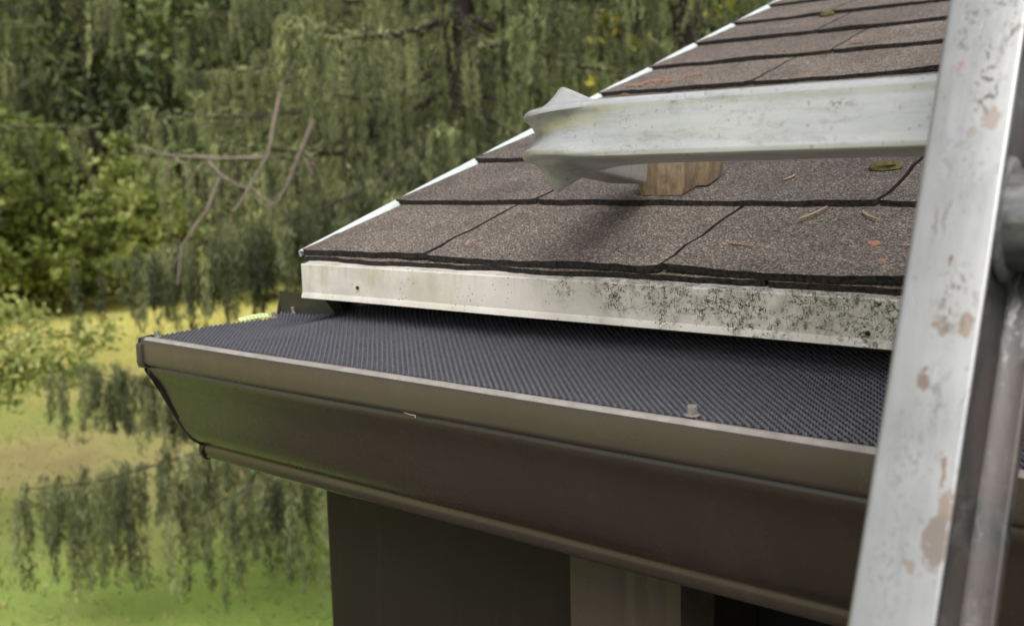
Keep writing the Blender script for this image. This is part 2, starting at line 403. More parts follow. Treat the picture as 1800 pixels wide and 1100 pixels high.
def strip(rings_fn, xs, name, mat, parent, smooth=30):
    mb = MB(); mb.loft([rings_fn(x) for x in xs]); return mb.build(name, mat, parent, smooth=smooth)
def offset_poly(pts, t):
    """closed section of a sheet of thickness t that follows the open polyline pts (2D)"""
    P = [Vector(p) for p in pts]; inner = []
    for i, p in enumerate(P):
        d0 = (P[i] - P[i-1]).normalized() if i else None; d1 = (P[i+1] - P[i]).normalized() if i < len(P) - 1 else None
        d = ((d0 or d1) + (d1 or d0)).normalized(); nrm = Vector((-d.y, d.x))
        k = 1 / max(.5, nrm.dot(Vector((-(d1 or d0).y, (d1 or d0).x)))); inner.append(p + nrm * t * k)
    return [tuple(p) for p in P] + [tuple(p) for p in reversed(inner)]
# white drip edge that hangs down into the gutter
dp = offset_poly([(.055, -.0135 + .055 * .33), (-.006, -.0130), (-.0095, -.0128), (-.0102, -.0138), (-.0102, -.0160), (-.0102, -.0415), (-.0112, -.0432), (-.0122, -.0470), (-.0112, -.0474), (-.0102, -.0452)], .0009)
xs = np.concatenate([[.007], np.linspace(.0075, XR, 70)])
def drip(x):
    w = .0009 * noise.noise((x * 5, 1, 0)) + .0004 * noise.noise((x * 19, 2, 0))
    z = .0012 * noise.noise((x * 4, 7, 0)) + .003 * min(max(x, 0), .7)
    return [(x, y + w, zz + z * (zz < -.03)) for y, zz in dp]
strip(drip, xs, 'drip_edge', M['trim'], house)
mb = MB(); mb.loft([[(x, y, z) for y, z in ((-.0085, -.0145), (.05, .004), (.05, -.040), (-.0085, -.0465))] for x in (.0062, .0072)])   # folded end
mb.build('drip_edge_return', M['trim'], house, bevel=.0003)
mb = MB()
for x, z in ((.0895, -.0325), (.578, -.036), (.86, -.03)):        # nail heads
    mb.tube([(x, -.0108, z), (x, -.0120, z)], .0017, 8)
mb.build('nail', M['asphalt'], house)
# white rake edge up the slope
mb = MB()
sec = offset_poly([(.045, -.0010), (.0015, -.0008), (.0008, .0060), (-.0010, .0098), (-.0105, .0098), (-.0120, .0085), (-.0122, .0030)], .0009)
mb.loft([[rp(x + .0004 * noise.noise((s * 7, x, 0)), s, h + (.0012 * noise.noise((s * 9, 0, 1)) if h > .004 else 0)) for x, h in sec] for s in np.linspace(.002, KTOP * EXP, 60)])
mb.loft([[rp(x, s, h) for x, h in offset_poly([(-.0122, .0030), (-.0122, -.045), (-.0100, -.049)], .0009)] for s in np.linspace(.014, KTOP * EXP, 40)])
mb.build('rake_edge', M['rake'], house, smooth=30)
mb = MB(); mb.loft([[rp(x, s, h) for s, h in ((.0, -.02), (KTOP * EXP, -.02), (KTOP * EXP, -.16), (.05, -.14))] for x in (-.009, .011)])
mb.build('rake_board', M['brown2'], house)
# walls: clad corner post, gable wall, black sheet for the recess shade, soffit
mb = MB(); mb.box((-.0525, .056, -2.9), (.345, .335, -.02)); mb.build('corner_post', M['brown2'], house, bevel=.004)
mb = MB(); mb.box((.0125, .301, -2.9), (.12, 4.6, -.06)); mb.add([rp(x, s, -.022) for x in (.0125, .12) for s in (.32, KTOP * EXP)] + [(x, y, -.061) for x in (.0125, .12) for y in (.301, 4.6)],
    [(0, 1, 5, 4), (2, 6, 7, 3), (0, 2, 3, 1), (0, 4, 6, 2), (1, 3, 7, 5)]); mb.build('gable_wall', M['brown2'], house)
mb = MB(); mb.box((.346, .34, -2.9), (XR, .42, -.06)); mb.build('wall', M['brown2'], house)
mb = MB(); mb.box((.347, .325, -2.2), (1.9, .338, -.10)); mb.build('recess_shade', M['dark'], house)  # black sheet paints the deep shade of the recess under the eave
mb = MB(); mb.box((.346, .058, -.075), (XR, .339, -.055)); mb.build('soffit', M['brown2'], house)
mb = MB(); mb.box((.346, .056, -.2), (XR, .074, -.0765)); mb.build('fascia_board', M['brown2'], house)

# ------------------------------------------------------------------ gutter with mesh guard
gut = thing('gutter', 'dark brown metal gutter with black mesh guard hanging under the white drip edge', 'gutter', (.5, -.03, -.222))
gp = [(-.1090, -.0835), (-.1150, -.0815), (-.1215, -.0812), (-.1243, -.0822), (-.1252, -.0850), (-.1252, -.1050), (-.1248, -.1080), (-.1232, -.1092),
      (-.1186, -.1090), (-.1190, -.1104), (-.1204, -.1124), (-.1204, -.1146), (-.1178, -.1196), (-.1128, -.1260), (-.1068, -.1360), (-.0990, -.1530), (-.0905, -.1700), (-.0825, -.1850), (-.0760, -.1935),
      (-.0714, -.1982), (-.0678, -.2008), (-.0652, -.2024), (-.0636, -.2040), (-.0634, -.2058), (-.0644, -.2082), (-.0642, -.2110), (-.0612, -.2185), (-.0575, -.2208), (-.0545, -.2215), (.0500, -.2215), (.0530, -.2190), (.0535, -.0540)]
gsec = offset_poly(gp, .0009)
GX0 = -.1045
gxs = np.linspace(GX0, XR, 90)
def gring(x):
    r = []
    for y, z in gsec:
        face = z < -.11 and y < -.06
        w = (.0011 if face else .0005) * noise.noise((x * 6, z * 20, 4)) + .0003 * noise.noise((x * 25, z * 30, 9))
        r.append((x, y + w, z + .0012 * noise.noise((x * 3.0, 0, 2))))
    return r
strip(gring, gxs, 'trough', M['brown'], gut, smooth=50)
mb = MB(); lip_glint = [(-.1190, -.0808), (-.1217, -.0806), (-.1243, -.0814), (-.1255, -.0832), (-.1252, -.0838), (-.1241, -.0824), (-.1215, -.0814), (-.1192, -.0815)]
mb.loft([[(x, y + .0005 * noise.noise((x * 6, z * 20, 4)), z + .0012 * noise.noise((x * 3.0, 0, 2))) for y, z in lip_glint] for x in np.linspace(GX0 + .006, XR, 70)])
mb.build('lip_highlight', M['lip_glint'], gut, smooth=60)  # lighter strip: sky highlight painted along the lip top
mb = MB(); mb.box((GX0 - .001, .0490, -.100), (XR, .0524, -.0533)); mb.build('back_gap_shade', M['seal'], gut)  # black plate added to paint the shaded gap behind the trough
# end cap: plate with a crimped flange round the outside of the trough
mb = MB()
out = [(y, z) for y, z in gp[3:]]
P = [Vector(p) for p in out]; rim = []
for i, p in enumerate(P):
    d = (P[min(i+1, len(P)-1)] - P[max(i-1, 0)]).normalized(); rim.append(p + Vector((d.y, -d.x)) * .0016)
rim = [(.030, -.0845), (-.05, -.0845), (-.100, -.0825), (-.112, -.0800)] + [tuple(p) for p in rim] + [(.055, -.0535), (.052, -.0535), (.045, -.079)]
mb.loft([[(x, y, z) for y, z in rim] for x in (GX0 - .0035, GX0 - .0022)])
cap = mb.build('end_cap', M['brown'], gut, smooth=40)
mb = MB()
mb.loft([[(x, y - .0022 * a, z) for y, z in offset_poly([(-.1245, -.0860), (-.1272, -.0875), (-.1276, -.1050), (-.1262, -.1105), (-.1215, -.1125)], .0018)] for x, a in ((GX0 - .0055, .2), (GX0 - .003, 1), (GX0 + .0005, .6), (GX0 + .0022, 0))])
mb.build('crimp', M['brown'], cap, smooth=50)
mb = MB()                                                         # black sealant beads in the end seam
mb.tube([(GX0 + .002 + .0006 * math.sin(i * 2.1), y - .0003, z) for i, (y, z) in enumerate(gp[10:17])], [.0008, .0017, .0022, .0020, .0015, .0010, .0006], 7)
mb.build('sealant', M['seal'], cap, smooth=60); mb = MB()
mb.tube([(GX0 + .0015 + .0008 * math.sin(i * 1.7), y - .0004, z) for i, (y, z) in enumerate(gp[19:27])], [.0006, .0014, .0020, .0024, .0024, .0020, .0022, .0012], 7)
mb.build('sealant', M['seal'], cap, smooth=60)
# expanded wire guard
def guard_z(x, y):
    b = -.0825 + .0235 * max(0.0, min(1.0, (y + .112) / .162)) ** 1.15
    if x < .06: 
        k = max(0.0, min(1.0, (.06 - x) / .12)); k = k * k * (3 - 2 * k)
        b = b * (1 - k) + k * (-.0822 + .0010 * math.sin((y + .1) * 30) + .0095 * max(0.0, min(1.0, (y - .022) / .033)) ** 2)
    b += .0011 * noise.noise((x * 7, y * 16, 1)) + .0005 * noise.noise((x * 22, y * 30, 6))
    if y < -.112: b -= .0012 * (-.112 - y) / .005
    return b
px_, py_ = .0060, .0058
nx = int((1.20 + .1035) / px_); nyy = int(.163 / (py_ / 2))
verts = []; quads = []; att = []
def strand(a, b, wd=.00075, th=.0006):
    a = np.array(a); b = np.array(b); t = b - a; t /= np.linalg.norm(t); s_ = np.cross(t, (0, 0, 1)); s_ /= np.linalg.norm(s_); u_ = np.cross(s_, t)
    o = len(verts)
    for p in (a - t * .0003, b + t * .0003):
        for q in (s_ * wd, u_ * th, -s_ * wd, -u_ * th): verts.append(p + q)
    for k in range(4): quads.append((o + k, o + (k + 1) % 4, o + 4 + (k + 1) % 4, o + 4 + k))
pt = lambda i, j: None
def node(i, j):
    x = -.1035 + (i + (.5 if j % 2 else 0)) * px_; y = -.1135 + j * py_ / 2
    return x, y
for j in range(nyy):
    for i in range(nx):
        x, y = node(i, j); 
        lift = .0005
        hw = px_ * .11                                             # short bridge at every knot makes the holes six-sided
        A = (x + hw, y, guard_z(x + hw, y)); A0 = (x - hw, y, guard_z(x - hw, y))
        strand((A0[0], A0[1], A0[2] + .0004), A, .0008, .0007)
        i2 = i if j % 2 == 0 else i + 1
        for tx, sgn in ((node(i2, j + 1)[0], 1), (node(i2 - 1, j + 1)[0], -1)):
            if tx < -.1035 or tx > 1.20: continue
            ty = y + py_ / 2; q = (tx - sgn * hw, ty, guard_z(tx - sgn * hw, ty))
            if sgn > 0: strand(A, (q[0], q[1], q[2] - .0006), .00050, .0005)
            else: strand((A0[0], A0[1], A0[2] + .0006), (q[0], q[1], q[2] + .0008), .00088, .0008)
guard = np_mesh('mesh_guard', np.array(verts), np.array(quads), M['wire'], gut)
mb = MB()                                                         # folded rim along the front of the guard
mb.tube([(x, -.1146, guard_z(x, -.1145) - .0002) for x in np.linspace(-.1, 1.20, 120)], .0010, 5); mb.build('guard_rim', M['seal'], gut, smooth=80)
def screw(x, y, z, tilt=(0, 0), r=.0040):
    mb = MB(); up = Vector((tilt[0], tilt[1], 1)).normalized(); c = Vector((x, y, z))
    a = up.orthogonal().normalized(); b = up.cross(a)
    ring = lambda rr, h, n, ph=0: [tuple(c + up * h + (a * math.cos(2*math.pi*k/n + ph) + b * math.sin(2*math.pi*k/n + ph)) * rr) for k in range(n)]
    mb.loft([ring(r * 1.30, 0, 24), ring(r * 1.32, .0006, 24), ring(r * 1.05, .0011, 24)])
    mb.loft([ring(r * .86, .0009, 6, .4), ring(r * .86, .0062, 6, .4), ring(r * .70, .0068, 6, .4)])
    mb.tube([c + up * .001, c - up * .01], r * .4, 8)
    return mb.build('screw', M['screw'], gut, smooth=25)
screw(.5031, -.1105, guard_z(.5031, -.1105) + .0012)
screw(-.0950, -.1125, guard_z(-.095, -.1125) + .0008, (-.1, -.1), .0032)
screw(-.0975, .0345, guard_z(-.0975, .0345) + .0006, (-.15, -.2), .0030)
screw(-.083, .050, guard_z(-.083, .05) + .0004, (-.1, -.2), .0026)
screw(1.10, -.1145, guard_z(1.10, -.1145) + .0012)
# downspout under the outlet
mb = MB()
x0, x1, y0, y1 = .328, .434, -.002, .054
sec = []
nseg = 40
for i in range(nseg + 1):
    u = i / nseg; x = x0 + (x1 - x0) * u
    d = .0009 * sum(math.exp(-((u - c) / .06) ** 2) for c in (.52, .70, .86))
    sec.append((x, y0 + d))
sec += [(x1, y1), (x0, y1)]
mb.loft([[(x, y, z) for x, y in sec] for z in (-2.80, -1.5, -.2205)])
mb.build('downspout', M['brown'], gut, smooth=40)

# ------------------------------------------------------------------ ladder with roof stand-off
PHI = math.radians(22.97); CP, SP = math.cos(PHI), math.sin(PHI)
RX0, RW, RD = .672, .0326, .062
RAIL_Y0 = -.25
def lp(x, d, t): return (x, RAIL_Y0 + t * SP + d * CP, t * CP - d * SP)         # ladder frame: x, depth behind the front face, height along the rail
ladder = thing('ladder', 'scuffed aluminium extension ladder leaning on the eave with a roof stand-off arm', 'ladder', (RX0 + .2, RAIL_Y0 - 2.9 * math.tan(PHI), -2.9))
T0, T1 = -2.9 / CP + .03, 1.05
al_face = lambda x, t: lp(RX0 + x, 0, t)
def st(x, t, rx, rz, col, amt): return (tuple(np.array(lp(RX0 + x, 0, t))), (rx, .02, rz), col, amt)
BR = (.14, .110, .092)
def dm(x, t, rx, rz, a): return (lp(RX0 + x, 0, t), (rx, .02, rz), a)
rail_mat = aluminium('ladder_rail_aluminium', (1, .08, .08), tone=.44, stains=[st(.0290, -.074, .0062, .017, BR, .9), st(.0305, -.060, .006, .008, (0.187, 0.144, 0.115), .9), st(.0205, -.0855, .003, .004, (0.187, 0.151, 0.122), .9),
    st(.0285, .0115, .0042, .006, (0.216, 0.162, 0.126), .9), st(.018, .011, .0042, .006, (0.158, 0.122, 0.094), .85), st(.0161, -.0119, .0026, .006, (0.144, 0.112, 0.090), 1), st(.0262, -.047, .0016, .010, (0.173, 0.119, 0.079), 1),
    st(.0262, .100, .0050, .0055, (0.245, 0.205, 0.180), .9), st(.0185, .094, .004, .004, (0.216, 0.198, 0.180), .8), st(.0096, .1276, .0011, .0030, (0.302, 0.115, 0.115), 1), st(.0187, .038, .0014, .0028, (0.144, 0.094, 0.065), 1),
    st(.0103, .052, .0012, .010, (0.173, 0.155, 0.144), .9), st(.0148, .054, .0009, .010, (0.166, 0.144, 0.130), .9), st(.012, .095, .0045, .004, (0.259, 0.281, 0.295), .6), st(.029, .078, .003, .002, (0.259, 0.274, 0.302), .7)],
    dashes=[dm(.0215, .122, .0075, .022, 1.0), dm(.022, .022, .012, .018, .9), dm(.0281, .142, .005, .012, .9), dm(.010, .140, .006, .03, .6), dm(.02, .11, .006, .014, .9), dm(.018, .155, .014, .014, .6), dm(.02, -.02, .010, .02, .45), dm(.012, -.09, .010, .03, .4), dm(.015, .075, .012, .03, .4), dm(.014, -.05, .010, .03, .35)])
bar_mat = aluminium('stand_off_aluminium', (.06, 1, 1), tone=.70, dashes=[((.467, -.131, .105), (.006, .02, .010), .5), ((.475, -.131, .088), (.02, .02, .006), .45), ((.50, -.131, .112), (.004, .02, .006), .6), ((.60, -.131, .106), (.012, .02, .005), .6), ((.55, -.131, .102), (.02, .02, .008), .3)])
rung_mat = aluminium('rung_aluminium', (.1, 1, 1), tone=.19)
rail_shade_mat = aluminium('shaded_rail_aluminium', (1, .08, .08), tone=.07, stains=[(lp(RX0 + .036, .05, t_), (.02, .04, l_), (.060, .046, .040), a_ * .8) for t_, l_, a_ in ((-.02, .05, 1), (-.10, .05, .9), (-.19, .04, .9), (.1, .04, .5))])  # rail sides: dark reflections painted into the tone, plus brown stains
def rail(x0, mirror=False):
    sg = -1 if mirror else 1
    X = lambda v: x0 + (RW - v if mirror else v)
    r = .0028; sec = []
    def corner(cx, cd, a0, a1, rr=r):
        for k in range(5):
            a = math.radians(a0 + (a1 - a0) * k / 4); sec.append((cx + rr * math.cos(a), cd + rr * math.sin(a)))
    corner(r, r, 180, 270); corner(RW - .0012, .0012, 270, 360, .0012)
    sec += [(RW, .0035), (RW - .0030, .0050), (RW - .0036, .0075), (RW - .0036, RD - .0105), (RW - .0010, RD - .0085), (RW + .0065, RD - .0080)]
    corner(RW + .0072, RD - .0065, 270, 360, .0015); sec += [(RW + .0087, RD - .001), (RW + .0077, RD), (0.001, RD), (0, RD - .001)]
    mb = MB(); ts = np.linspace(T0, T1, 24)
    mb.loft([[lp(X(x), d, t) for x, d in sec] for t in ts])
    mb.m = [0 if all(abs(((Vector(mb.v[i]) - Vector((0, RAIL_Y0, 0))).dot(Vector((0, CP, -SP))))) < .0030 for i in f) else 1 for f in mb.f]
    rr_ = mb.build('rail', [rail_mat, rail_shade_mat], ladder, smooth=35)
    ft = MB(); ft.loft([[lp(X(x), d, T0 + dt) for x, d in ((-.004, -.004), (RW + .012, -.004), (RW + .012, RD + .004), (-.004, RD + .004))] for dt in (-.028, .05)]); ft.build('rubber_foot', M['asphalt'], rr_, bevel=.003)
    return rr_
r1 = rail(RX0); r2 = rail(RX0 + .41, True)
def rung(t):
    mb = MB(); xa, xb = RX0 + RW - .003, RX0 + .41 + .003
    sec = []
    nn = 44
    for k in range(nn):
        a = 2 * math.pi * k / nn
        rr = .0205 + (.0009 if k % 4 == 0 else 0)
        d = .0285 + rr * .92 * math.cos(a); h = rr * math.sin(a) * 1.03
        sec.append((d, h))
    mb.loft([[lp(x, d, t + h) for d, h in sec] for x in (xa, xb)])
    o = mb.build('rung', rung_mat, ladder, smooth=50)
    for sx, dr in ((xa, 1), (xb, -1)):                            # swaged collars where the rung meets the rails
        c = MB(); ring = lambda x, s: [lp(x, .0285 + math.cos(2*math.pi*k/28) * .0215 * s, t + math.sin(2*math.pi*k/28) * .0235 * s) for k in range(28)]
        c.loft([ring(sx + dr * .0002, 1.16), ring(sx + dr * .0016, 1.14), ring(sx + dr * .0028, 1.02), ring(sx + dr * .0032, .80)])
        c.build('collar', rung_mat, o, smooth=50)
    return o
for k in range(-9, 4): rung(.066 + k * .305)

# stand-off: square tube across the back of the ladder, crushed bend, leg to the roof, wooden blocks
BT = math.radians(6)                                             # the tube is turned a little with the ladder
V_ = Vector((0, math.sin(BT), math.cos(BT))); 
A_ = .019
cpt = Vector((.386, -.111, .098)); d_leg = Vector((-.315, .949, -.075)).normalized()
d_in = Vector((-1, 0, 0)); R = .050
ang = math.acos(d_in.dot(d_leg)); tl = R * math.tan(ang / 2)
ent = cpt - d_in * tl
path = []                                                        # (centre, tangent, arc position)
for x in [1.24, 1.0, .8, .72, .66, .60, .56, .53, .51, .49, .475, .46, .448, .438, .428, .42]:
    path.append((Vector((x, ent.y, ent.z)), d_in, -(x - ent.x)))
nrm = (d_leg - d_in * d_in.dot(d_leg)).normalized(); ctr = ent + nrm * R
for k in range(15):
    a = ang * k / 14
    path.append((ctr - nrm * R * math.cos(a) + d_in * R * math.sin(a), (d_in * math.cos(a) + nrm * math.sin(a)), R * a))
end_ = path[-1][0]
for q in (.008, .016, .025, .035, .05, .07, .09, .12, .15, .18, .21):
    path.append((end_ + d_leg * q, d_leg, R * ang + q))
mid = R * ang / 2
def ring(c, t, s):
    v = (V_ - t * V_.dot(t)).normalized(); o = t.cross(v).normalized()
    o = -o                                                       # outward from the bend
    e = s - mid
    pin = math.exp(-(e / (.042 if e < 0 else .060)) ** 2); e2 = e - .012; ear = math.exp(-(abs(e2) / (.040 if e2 < 0 else .026)) ** 1.9)
    narrow = math.exp(-(e / (.034 if e < 0 else .07)) ** 2)
    a = A_
    ot = a * (1 - .24 * narrow); it = a + .0165 * ear; ib = a + .0200 * ear
    io = -a + .013 * ear
    cs = [(a + .001 * narrow, ot), (a + .001 * narrow, -ot), (io, -ib), (io, it)]     # outer top, outer bottom, inner bottom, inner top
    pts = []
    def side(p, q, push, n_):                                    # points along a wall; `push` dents the wall inward
        for k in range(1, n_):
            u = k / n_; f = 4 * u * (1 - u)
            pts.append((p[0] + (q[0] - p[0]) * u - push * f, p[1] + (q[1] - p[1]) * u))
    rr = .0040 * (1 - .5 * pin)
    for i in range(4):
        p = Vector(cs[i]); pp = Vector(cs[i-1]); pn = Vector(cs[(i+1) % 4])
        da = (pp - p).normalized(); db = (pn - p).normalized()
        for w in (0, .33, .67, 1):                               # rounded corner (quadratic)
            s0 = p + da * rr; s1 = p + db * rr
            pts.append(tuple(s0 * (1 - w) ** 2 + p * 2 * w * (1 - w) + s1 * w * w))
        a0 = p + db * (rr + .001); b0 = pn - db * (rr + .001)
        push = {0: .0090 * pin, 2: -.003 * ear}.get(i, 0.0)
        n_ = 12
        for k in range(n_ + 1):
            u = k / n_; f = 4 * u * (1 - u); q = a0 + (b0 - a0) * u
            lipd = .0005 * min(1.0, 30 * u, 30 * (1 - u)) if i == 0 else 0
            pts.append((q.x - push * f - lipd, q.y + (-(.004 * ear) * f if i == 3 else (.005 * ear) * f if i == 1 else 0)))
    return [tuple(c + o * p[0] + v * p[1]) for p in pts]
mb = MB(); mb.loft([ring(*p) for p in path])
arm = mb.build('stand_off_arm', bar_mat, ladder, smooth=32)
le = path[-1][0]
def block(lo, hi, seed, name='wooden_block'):
    mb = MB(); nx_, ny_, nz_ = 6, 4, 5; rings = []
    x0, y0, z0 = lo; x1, y1, z1 = hi
    def zf(y): return max(z0, y * ST / CT + .0010)
    for k in range(nz_ + 1):
        w = k / nz_; z = w; ring_ = []
        sq = 1 - .16 * (1 - w) ** 4 - .05 * w ** 4
        per = [(u, 0) for u in np.linspace(0, 1, 7)[:-1]] + [(1, u) for u in np.linspace(0, 1, 5)[:-1]] + [(u, 1) for u in np.linspace(1, 0, 7)[:-1]] + [(0, u) for u in np.linspace(1, 0, 5)[:-1]]
        for u, v in per:
            cu, cv = u - .5, v - .5; cr = 1 - .05 * (max(0, abs(cu) * 2 - .7) / .3) * (max(0, abs(cv) * 2 - .6) / .4)
            x = (x0 + x1) / 2 + cu * (x1 - x0) * sq * cr; y = (y0 + y1) / 2 + cv * (y1 - y0) * sq * cr
            zz = zf(y) + (z1 - zf(y)) * w
            nz = noise.noise((x * 60, y * 60, zz * 60 + seed)) * .0018
            ring_.append((x + nz, y + nz, zz + (nz if 0 < k else 0)))
        rings.append(ring_)
    mb.loft(rings); return mb.build(name, M['wood'], arm, smooth=55)
block((.304, .143, .0), (.356, .186, .097), 1)
block((.330, .168, .0), (.366, .202, .099), 5)
mb = MB(); mb.box((RX0 + .002, -.1395, .074), (RX0 + .034, -.1302, .122)); mb.build('bracket', rung_mat, ladder, bevel=.001)

# ------------------------------------------------------------------ small debris on the roof and guard
def sliver(name, a, b, w, mat, label, cat, group=None, lift=.002, bend=.002):
    """a needle or twig lying on the shingles from a to b (x, upslope)"""
    pts = []
    for k in range(6):
        u = k / 5; x = a[0] + (b[0] - a[0]) * u + bend * math.sin(math.pi * u); s = a[1] + (b[1] - a[1]) * u
        kk = s / EXP; top = TS * (2 - (kk - math.floor(kk)))
        pts.append(rp(x, s, top + lift))
    mb = MB(); mb.tube(pts, [w * .5, w, w, w, w * .9, w * .4], 6)
    return tag(mb.build(name, mat, smooth=80), label, cat, group)
Su = lambda y: y / CT
NG = 'dry needles and twigs lying on the shingles'
sliver('pine_needle', (.4478, Su(.047)), (.4724, Su(.043)), .00075, M['needle'], 'long rust red needle lying on the lowest shingle course', 'needle', NG)
sliver('pine_needle', (.4302, Su(.1864)), (.4344, Su(.2022)), .0009, M['straw'], 'short tan needle on the second course right of the wooden block', 'needle', NG)
sliver('twig', (.4828, Su(.0967)), (.4935, Su(.128)), .0010, M['straw'], 'thin pale twig poking out over the second course butt edge', 'twig', NG, .004)
sliver('twig', (.5246, Su(.122)), (.5451, Su(.101)), .0011, M['straw'], 'curved pale twig caught under the second course near the ladder', 'twig', NG, .003, -.004)
sliver('pine_needle', (.5775, Su(.0522)), (.592, Su(.0546)), .0008, M['straw'], 'straw needle partly behind the ladder rail on the lowest course', 'needle', NG)
sliver('pine_needle', (.2931, Su(.7026)), (.3130, Su(.6992)), .0012, M['needle'], 'rusty needle on a high course above the stand-off bar', 'needle', NG)
def crumb(name, x, s, r, mat, label, cat, seed, sq=.5, el=1.4, group=None):
    mb = MB(); kk = s / EXP; top = TS * (2 - (kk - math.floor(kk))); rings = []
    for j in range(1, 7):
        th = math.pi * j / 7; rg = []
        for k in range(12):
            a = 2 * math.pi * k / 12; q = Vector((math.sin(th) * math.cos(a), math.sin(th) * math.sin(a), math.cos(th)))
            f = r * (1 + .45 * noise.noise(q * 1.8 + Vector((seed, 0, 0))))
            rg.append(rp(x + q.x * f * el, s + q.y * f, top + r * sq * .7 + q.z * f * sq))
        rings.append(rg)
    mb.loft(rings); return tag(mb.build(name, mat, smooth=50), label, cat, group)
mb = MB(); mb.tube([(.262, -.1262, -.1080), (.269, -.1266, -.1086), (.275, -.1272, -.1084), (.2765, -.1285, -.1098)], [.0003, .0005, .0005, .0003], 5)
tag(mb.build('pine_needle', M['straw'], smooth=80), 'tiny pale needle stuck under the rim of the gutter front', 'needle')
crumb('leaf_scrap', .5563, Su(.0561), .0042, M['needle'], 'brown curled leaf scrap on the lowest course beside the ladder', 'leaf', 3, .4, 1.3)
crumb('leaf_scrap', .5728, Su(.0264), .0028, M['needle'], 'tiny orange leaf scrap near the eave edge beside the ladder', 'leaf', 8, .3, 1.6)
crumb('leaf_scrap', .1916, Su(.0342), .0028, M['needle'], 'small orange leaf scrap at the slot between the two lowest left shingles', 'leaf', 5, .4, .7)
crumb('moss_clump', .5085, Su(.2175), .0085, M['moss'], 'olive moss clump on the shingles under the stand-off bar', 'moss', 12, .5, 1.7)
crumb('moss_clump', .1639, Su(.9400), .0100, M['moss'], 'small yellow green moss clump on the high courses near the top', 'moss', 15, .5, 1.2)
mb = MB()
for k in range(22):
    t = random.random(); x = .040 + .085 * t + random.gauss(0, .006); s = Su(.560 + .055 * t) + random.gauss(0, .012)
    if x < .012: continue
    kk = s / EXP; top = TS * (2 - (kk - math.floor(kk))); a = random.random() * 3.14; l = .004 + .004 * random.random()
    mb.tube([rp(x - l*math.cos(a), s - l*math.sin(a), top + .001), rp(x, s, top + .003), rp(x + l*math.cos(a), s + l*math.sin(a), top + .001)], [.0006, .0013, .0006], 5)
lit = mb.build('needle_litter', M['needle'], smooth=80); lit['kind'] = 'stuff'; tag(lit, 'rusty needle litter gathered on a high course by the white rake edge', 'litter')
mb = MB(); rows = []
for k in range(9):
    u = k / 8; y = -.006 + .040 * u; w = .0052 * math.sin(math.pi * min(1, u * .75 + .12))
    rows.append([(-.1085, y, -.0790 + w * .55 + .001 * u), (-.1062, y, -.0796 + w * .25), (-.1045, y, -.0802)])
for i in range(8):
    for k in range(2): mb.add([rows[i][k], rows[i][k+1], rows[i+1][k+1], rows[i+1][k]], [(0, 1, 2, 3)])
lf = mb.build('leaf', M['pale'], smooth=80)
so = lf.modifiers.new('thickness', 'SOLIDIFY'); so.thickness = .0005
tag(lf, 'pale green leaf sliver stuck to the end of the gutter guard', 'leaf')

# ------------------------------------------------------------------ vegetation
SPR = [(0, (.030, .034, .020)), (.3, (.11, .124, .062)), (.6, (.25, .274, .126)), (.85, (.37, .40, .18)), (1, (.52, .55, .26))]
M['spruce'] = leaf_mat('spruce_needles', SPR, .5)
M['broad'] = leaf_mat('broad_leaves', [(0, (.06, .075, .02)), (.4, (.17, .215, .05)), (.75, (.31, .36, .10)), (1, (.54, .54, .22))], .45)
M['yellow'] = leaf_mat('yellowing_leaves', [(0, (.06, .08, .015)), (.5, (.25, .25, .03)), (1, (.55, .46, .04))], .45)
M['wood'] = M['wood']
M['far'] = leaf_mat('far_leaves', [(0, (.03, .042, .016)), (.5, (.10, .13, .045)), (1, (.22, .26, .085))], .25)
M['grass'] = leaf_mat('grass_blades', [(0, (.13, .22, .045)), (.45, (.22, .27, .07)), (.75, (.36, .34, .13)), (1, (.48, .42, .19))], .35)

def leaves(centres, axes, length, width, spin=None):
    """one quad per leaf: long axis `axes`, random roll. -> verts, quads"""
    n_ = len(centres)
    r = rng.normal(size=(n_, 3)); sd_ = np.cross(axes, r); sd_ /= np.linalg.norm(sd_, axis=1, keepdims=True) + 1e-9
    L = (axes * np.asarray(length)[:, None]) * .5; W = sd_ * np.asarray(width)[:, None] * .5
    v = np.empty((n_, 4, 3)); v[:, 0] = centres - L - W * .35; v[:, 1] = centres - L * .1 + W; v[:, 2] = centres + L; v[:, 3] = centres - L * .1 - W
    return v.reshape(-1, 3), np.arange(n_ * 4).reshape(-1, 4)
def tassels(bases, lens, tones, per, nl=.065, nw=.012, drift=.035, jit=.014):
    """hanging needle sprays: `per` leaf quads down each string"""
    n_ = len(bases); u = rng.random((n_, per)); dr = rng.normal(size=(n_, 1, 2)) * drift
    P = np.repeat(bases[:, None, :], per, 1).astype(float)
    P[..., 2] -= u * lens[:, None]; P[..., :2] += dr * u[..., None] * lens[:, None, None] * 3 + rng.normal(size=(n_, per, 2)) * jit
    ax = rng.normal(size=(n_, per, 3)) * .38; ax[..., 2] -= 1.0; ax /= np.linalg.norm(ax, axis=2, keepdims=True)
    t = np.clip(tones[:, None] + rng.normal(size=(n_, per)) * .06 + (.5 - u) * .16, 0, 1)
    f = n_ * per
    v, q = leaves(P.reshape(-1, 3), ax.reshape(-1, 3), nl * (.6 + .8 * rng.random(f)), nw * (.6 + .8 * rng.random(f)))
    return v, q, t.ravel()
def join(parts):
    V = []; Q = []; T = []; o = 0
    for v, q, t in parts:
        V.append(v); Q.append(q + o); T.append(t); o += len(v)
    return np.concatenate(V), np.concatenate(Q), np.concatenate(T)
def limb_pts(p0, p1, sag, n_=9):
    p0 = np.array(p0, float); p1 = np.array(p1, float); u = np.linspace(0, 1, n_)[:, None]
    P = p0 + (p1 - p0) * u; P[:, 2] -= sag * np.sin(np.pi * u[:, 0]) ; return P
